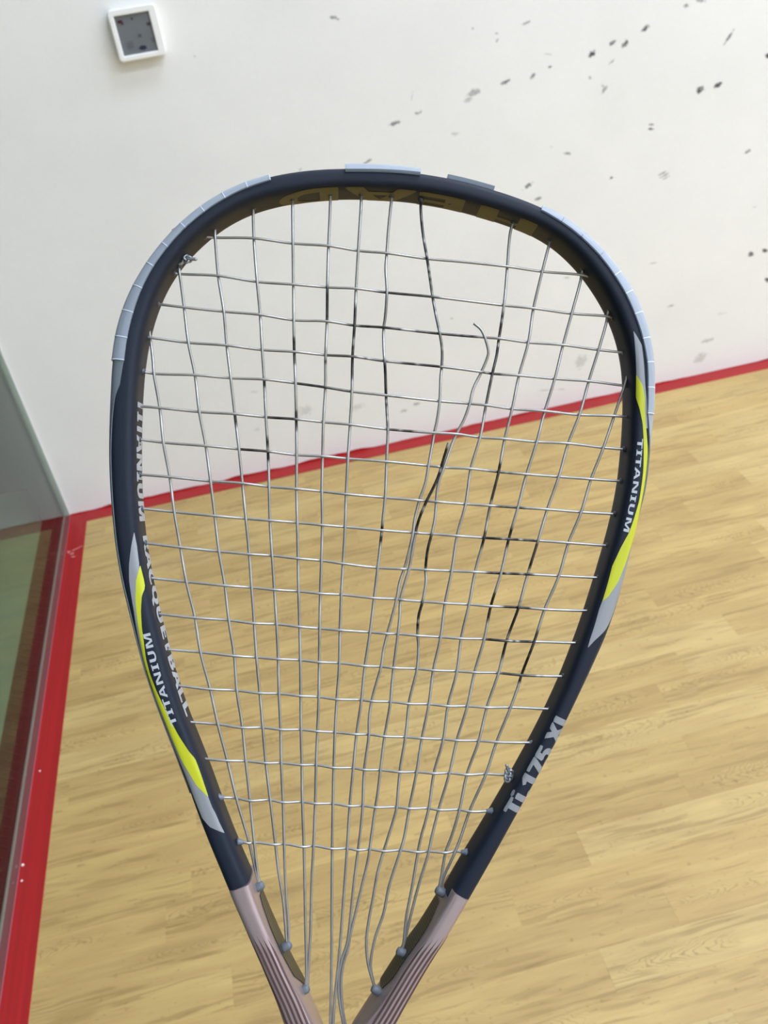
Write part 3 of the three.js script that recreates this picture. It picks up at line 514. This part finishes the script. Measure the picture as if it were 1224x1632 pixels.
mains.forEach((m, j) => {
  const snapped = j === 9 || j === 10, [P, Z] = woven(m, snapped ? 0 : 0.003, 0.001);
  if (snapped) for (let i = 0; i < 5; i++) Z[i] = mix(0.0022, Z[i], i / 5);
  mesh('main_string', stringGeometry(P, Z, m.ink, 1, SR), wire, racket, snapped ? 'snapped string with a loose end' : undefined);
  if (!snapped) putGrommet(m.path[0], m.path[1], false);
});
const at = ([x, y]) => [x * 1e-4, y * 1e-4];
EMPTY_GROMMETS.forEach((q) => { const p = at(q); putGrommet(p, [p[0], p[1] - 0.01], false); });
THROAT_GROMMETS.forEach((q, i) => {
  const [x, y] = at(q), s = i < 3 ? 1 : -1, pr = [[0, -0.004], [0.0018, -0.004], [0.0021, -0.001], [0.0021, 0.0012], [0.0015, 0.0023], [0, 0.0026]].map((p) => new THREE.Vector2(...p));
  const o = mesh('throat_grommet', new THREE.LatheGeometry(pr, 18), throatGrommet, racket);
  o.position.set(x - s * 0.0008, y, 0); o.rotation.z = -s * 1.05;
});
{ // the two knots that tie the strings off, each with its cut tail
  const K = KNOTS.map(at), tail = (a, b, r) => new THREE.TubeGeometry(new THREE.LineCurve3(new THREE.Vector3(...a, 0.003), new THREE.Vector3(...b, 0.004)), 6, r, 8);
  const kn = std({ color: 0x9ea1a6, roughness: 0.3, metalness: 0.6 });
  const knot = ([x, y]) => new THREE.TorusKnotGeometry(0.0012, 0.0006, 60, 8, 2, 3).translate(x, y, 0.0026);
  const cap = ([x, y]) => new THREE.SphereGeometry(0.00075, 10, 8).translate(x, y, 0.004);
  mesh('string_knot', mergeGeometries([knot(K[1]), new THREE.TorusGeometry(0.0014, 0.0006, 8, 20).translate(...K[0], 0.002), tail(K[1], K[2], 0.00075), cap(K[2])]), kn, racket, 'knot with a short tail at the upper left');
  mesh('string_knot', mergeGeometries([knot(K[3]), knot(K[4]), tail(K[4], K[5], 0.0007), cap(K[5])]), kn, racket, 'knot with a short tail at the lower right');
}
{ // the grip below the frame of the picture
  const ring = (y, w, d) => [y, w, d], prof = [ring(0, 0.012, 0.011), ring(0.003, 0.0205, 0.0175), ring(0.016, 0.0205, 0.0175), ring(0.022, 0.0165, 0.0145), ring(0.17, 0.0155, 0.0135), ring(0.178, 0.0145, 0.0125), ring(0.19, 0.015, 0.0105)];
  const oct = (s, t, w, d) => { const q = t * Math.PI * 2, m = 0.86 + 0.14 * Math.abs(Math.cos(4 * q + Math.PI)); return [Math.cos(q) * w * m, s, Math.sin(q) * d * m]; };
  mesh('grip', grid(prof.length * 12, 48, (s, t) => {
    const f = s * (prof.length - 1), i = Math.min(prof.length - 2, Math.floor(f)), g = f - i, y = mix(prof[i][0], prof[i + 1][0], g), band = y > 0.024 && y < 0.168 ? 0.0006 * Math.abs(Math.sin((y / 0.02 + t) * Math.PI)) : 0;
    return oct(y, t, mix(prof[i][1], prof[i + 1][1], g) + band, mix(prof[i][2], prof[i + 1][2], g) + band);
  }, true), std({ color: 0x1b1c20, roughness: 0.85 }), racket, 'black wrapped grip');
}

// ------------------------------------------------------------------ control box on the wall
{
  const X0 = -0.1562, X1 = -0.055, Y0 = 1.0985, Y1 = 1.1968, cx = (X0 + X1) / 2, cy = (Y0 + Y1) / 2, D = 0.024;
  const t = thing('control_box', 'square white control box with dark grey face high on the white wall', 'control box', [cx, cy, WALL]);
  const shape = (w, h, r) => { const s = new THREE.Shape(), x = w / 2, y = h / 2; s.moveTo(-x + r, -y); s.lineTo(x - r, -y); s.quadraticCurveTo(x, -y, x, -y + r); s.lineTo(x, y - r); s.quadraticCurveTo(x, y, x - r, y); s.lineTo(-x + r, y); s.quadraticCurveTo(-x, y, -x, y - r); s.lineTo(-x, -y + r); s.quadraticCurveTo(-x, -y, -x + r, -y); return s; };
  const W = X1 - X0, H = Y1 - Y0, pw = 0.0782, ph = 0.0793, px = -0.1083 - cx, py = 1.1469 - cy;
  const white = std({ color: 0xf4f3ef, roughness: 0.35 });
  mesh('back_box', new THREE.ExtrudeGeometry(shape(W - 0.004, H - 0.004, 0.006), { depth: 0.012, bevelEnabled: false }), white, t);
  const rim = shape(W - 0.005, H - 0.005, 0.007), hole = new THREE.Path(shape(pw, ph, 0.003).getPoints(6).map((p) => p.add(new THREE.Vector2(px, py)))); rim.holes.push(hole);
  mesh('front_frame', new THREE.ExtrudeGeometry(rim, { depth: D - 0.012 - 0.0025, bevelEnabled: true, bevelThickness: 0.0025, bevelSize: 0.0025, bevelSegments: 4, steps: 1 }).translate(0, 0, 0.012), white, t);
  const panel = mesh('panel', new RoundedBoxGeometry(pw + 0.004, ph + 0.004, 0.006, 2, 0.002).translate(px, py, 0.0165), std({ color: 0x6c7074, roughness: 0.35 }), t, 'dark grey panel');
  const flat = (name, w, h, r, x, y, color, dz = 0.0007, label) => mesh(name, new THREE.ExtrudeGeometry(shape(w, h, r), { depth: dz, bevelEnabled: false }).translate(x - cx, y - cy, 0.0195), std({ color, roughness: 0.4 }), panel, label);
  flat('red_sticker', 0.0105, 0.006, 0.0015, -0.1346, 1.1733, 0x431416, 0.0006, 'dark red mark in the upper left corner');
  flat('red_sticker', 0.0045, 0.005, 0.0015, -0.1305, 1.1695, 0x431416);
  flat('indicator', 0.004, 0.005, 0.0019, -0.1088, 1.1755, 0x2e3034);
  flat('label', 0.010, 0.006, 0.0015, -0.0768, 1.161, 0x3a3038);
  flat('indicator', 0.008, 0.0065, 0.003, -0.1015, 1.1425, 0x4e5256);
  flat('label', 0.012, 0.013, 0.002, -0.125, 1.129, 0x5f6369);
  flat('label', 0.009, 0.009, 0.002, -0.0755, 1.131, 0x5a5e64);
  const oval = new THREE.CylinderGeometry(0.5, 0.5, 0.0012, 28).rotateX(Math.PI / 2).scale(0.0165, 0.0085, 1).translate(-0.1012 - cx, 1.1195 - cy, 0.02);
  mesh('oval_button', oval, std({ color: 0x202a3c, roughness: 0.35 }), panel, 'dark blue oval button');
}

// ------------------------------------------------------------------ crumbs on the red line
{
  const crumb = (x, z, r, label) => {
    const g = new THREE.IcosahedronGeometry(r, 1), p = g.attributes.position;
    for (let i = 0; i < p.count; i++) { const s = 0.75 + 0.5 * hash(Math.round(p.getX(i) * 1e5), Math.round(p.getY(i) * 1e5), Math.round(p.getZ(i) * 1e5)); p.setXYZ(i, p.getX(i) * s, p.getY(i) * s * 0.7, p.getZ(i) * s); }
    g.computeVertexNormals(); g.computeBoundingBox(); g.translate(0, -g.boundingBox.min.y, 0);
    const o = mesh('crumb', g, std({ color: 0xf3e3dc, roughness: 0.6 })); o.position.set(x, 0.0009, z);
    tag(o, label, 'crumb', 'white crumbs on the red line');
  };
  crumb(-0.619, -1.269, 0.0017, 'faint crumb on the red line, farthest of the three from the viewer');
  crumb(-0.6265, -1.057, 0.0026, 'brightest and largest white crumb at the edge of the red line');
  crumb(-0.6245, -1.025, 0.0019, 'small white crumb on the red line, nearest of the three to the viewer');
}

// ------------------------------------------------------------------ lamps (above the frame of the picture)
{
  const housing = std({ color: 0xe9e9e6, roughness: 0.5 }), glow = std({ color: 0xffffff, emissive: 0xd6e6ff, emissiveIntensity: 1.6 }), dim = std({ color: 0xffffff, emissive: 0xf2fff6, emissiveIntensity: 0.8 });
  const lamp = (x, y, z, w, d, m, label, group) => {
    const t = thing('ceiling_light', label, 'ceiling light', [x, y, z], group);
    mesh('housing', box(-w / 2 - 0.03, w / 2 + 0.03, -0.1, 0, -d / 2 - 0.03, d / 2 + 0.03), housing, t);
    mesh('diffuser', box(-w / 2, w / 2, -0.11, -0.1, -d / 2, d / 2), m, t);
  };
  for (const [x, z] of COURT_LAMPS) lamp(x, CEIL, z, 1.5, 0.9, glow, `wide white ceiling panel light ${z < 0 ? 'along the marked wall' : 'along the unseen opposite wall'}, ${x < 3 ? 'closest to the glass' : x < 6 ? 'in the middle of its row' : 'farthest from the glass'}`, 'court ceiling lights');
  lamp(-1.9, 2.7, 1.0, 0.3, 1.2, dim, 'narrow panel light on the low corridor ceiling behind the glass');
}
renderer.render(scene, camera);
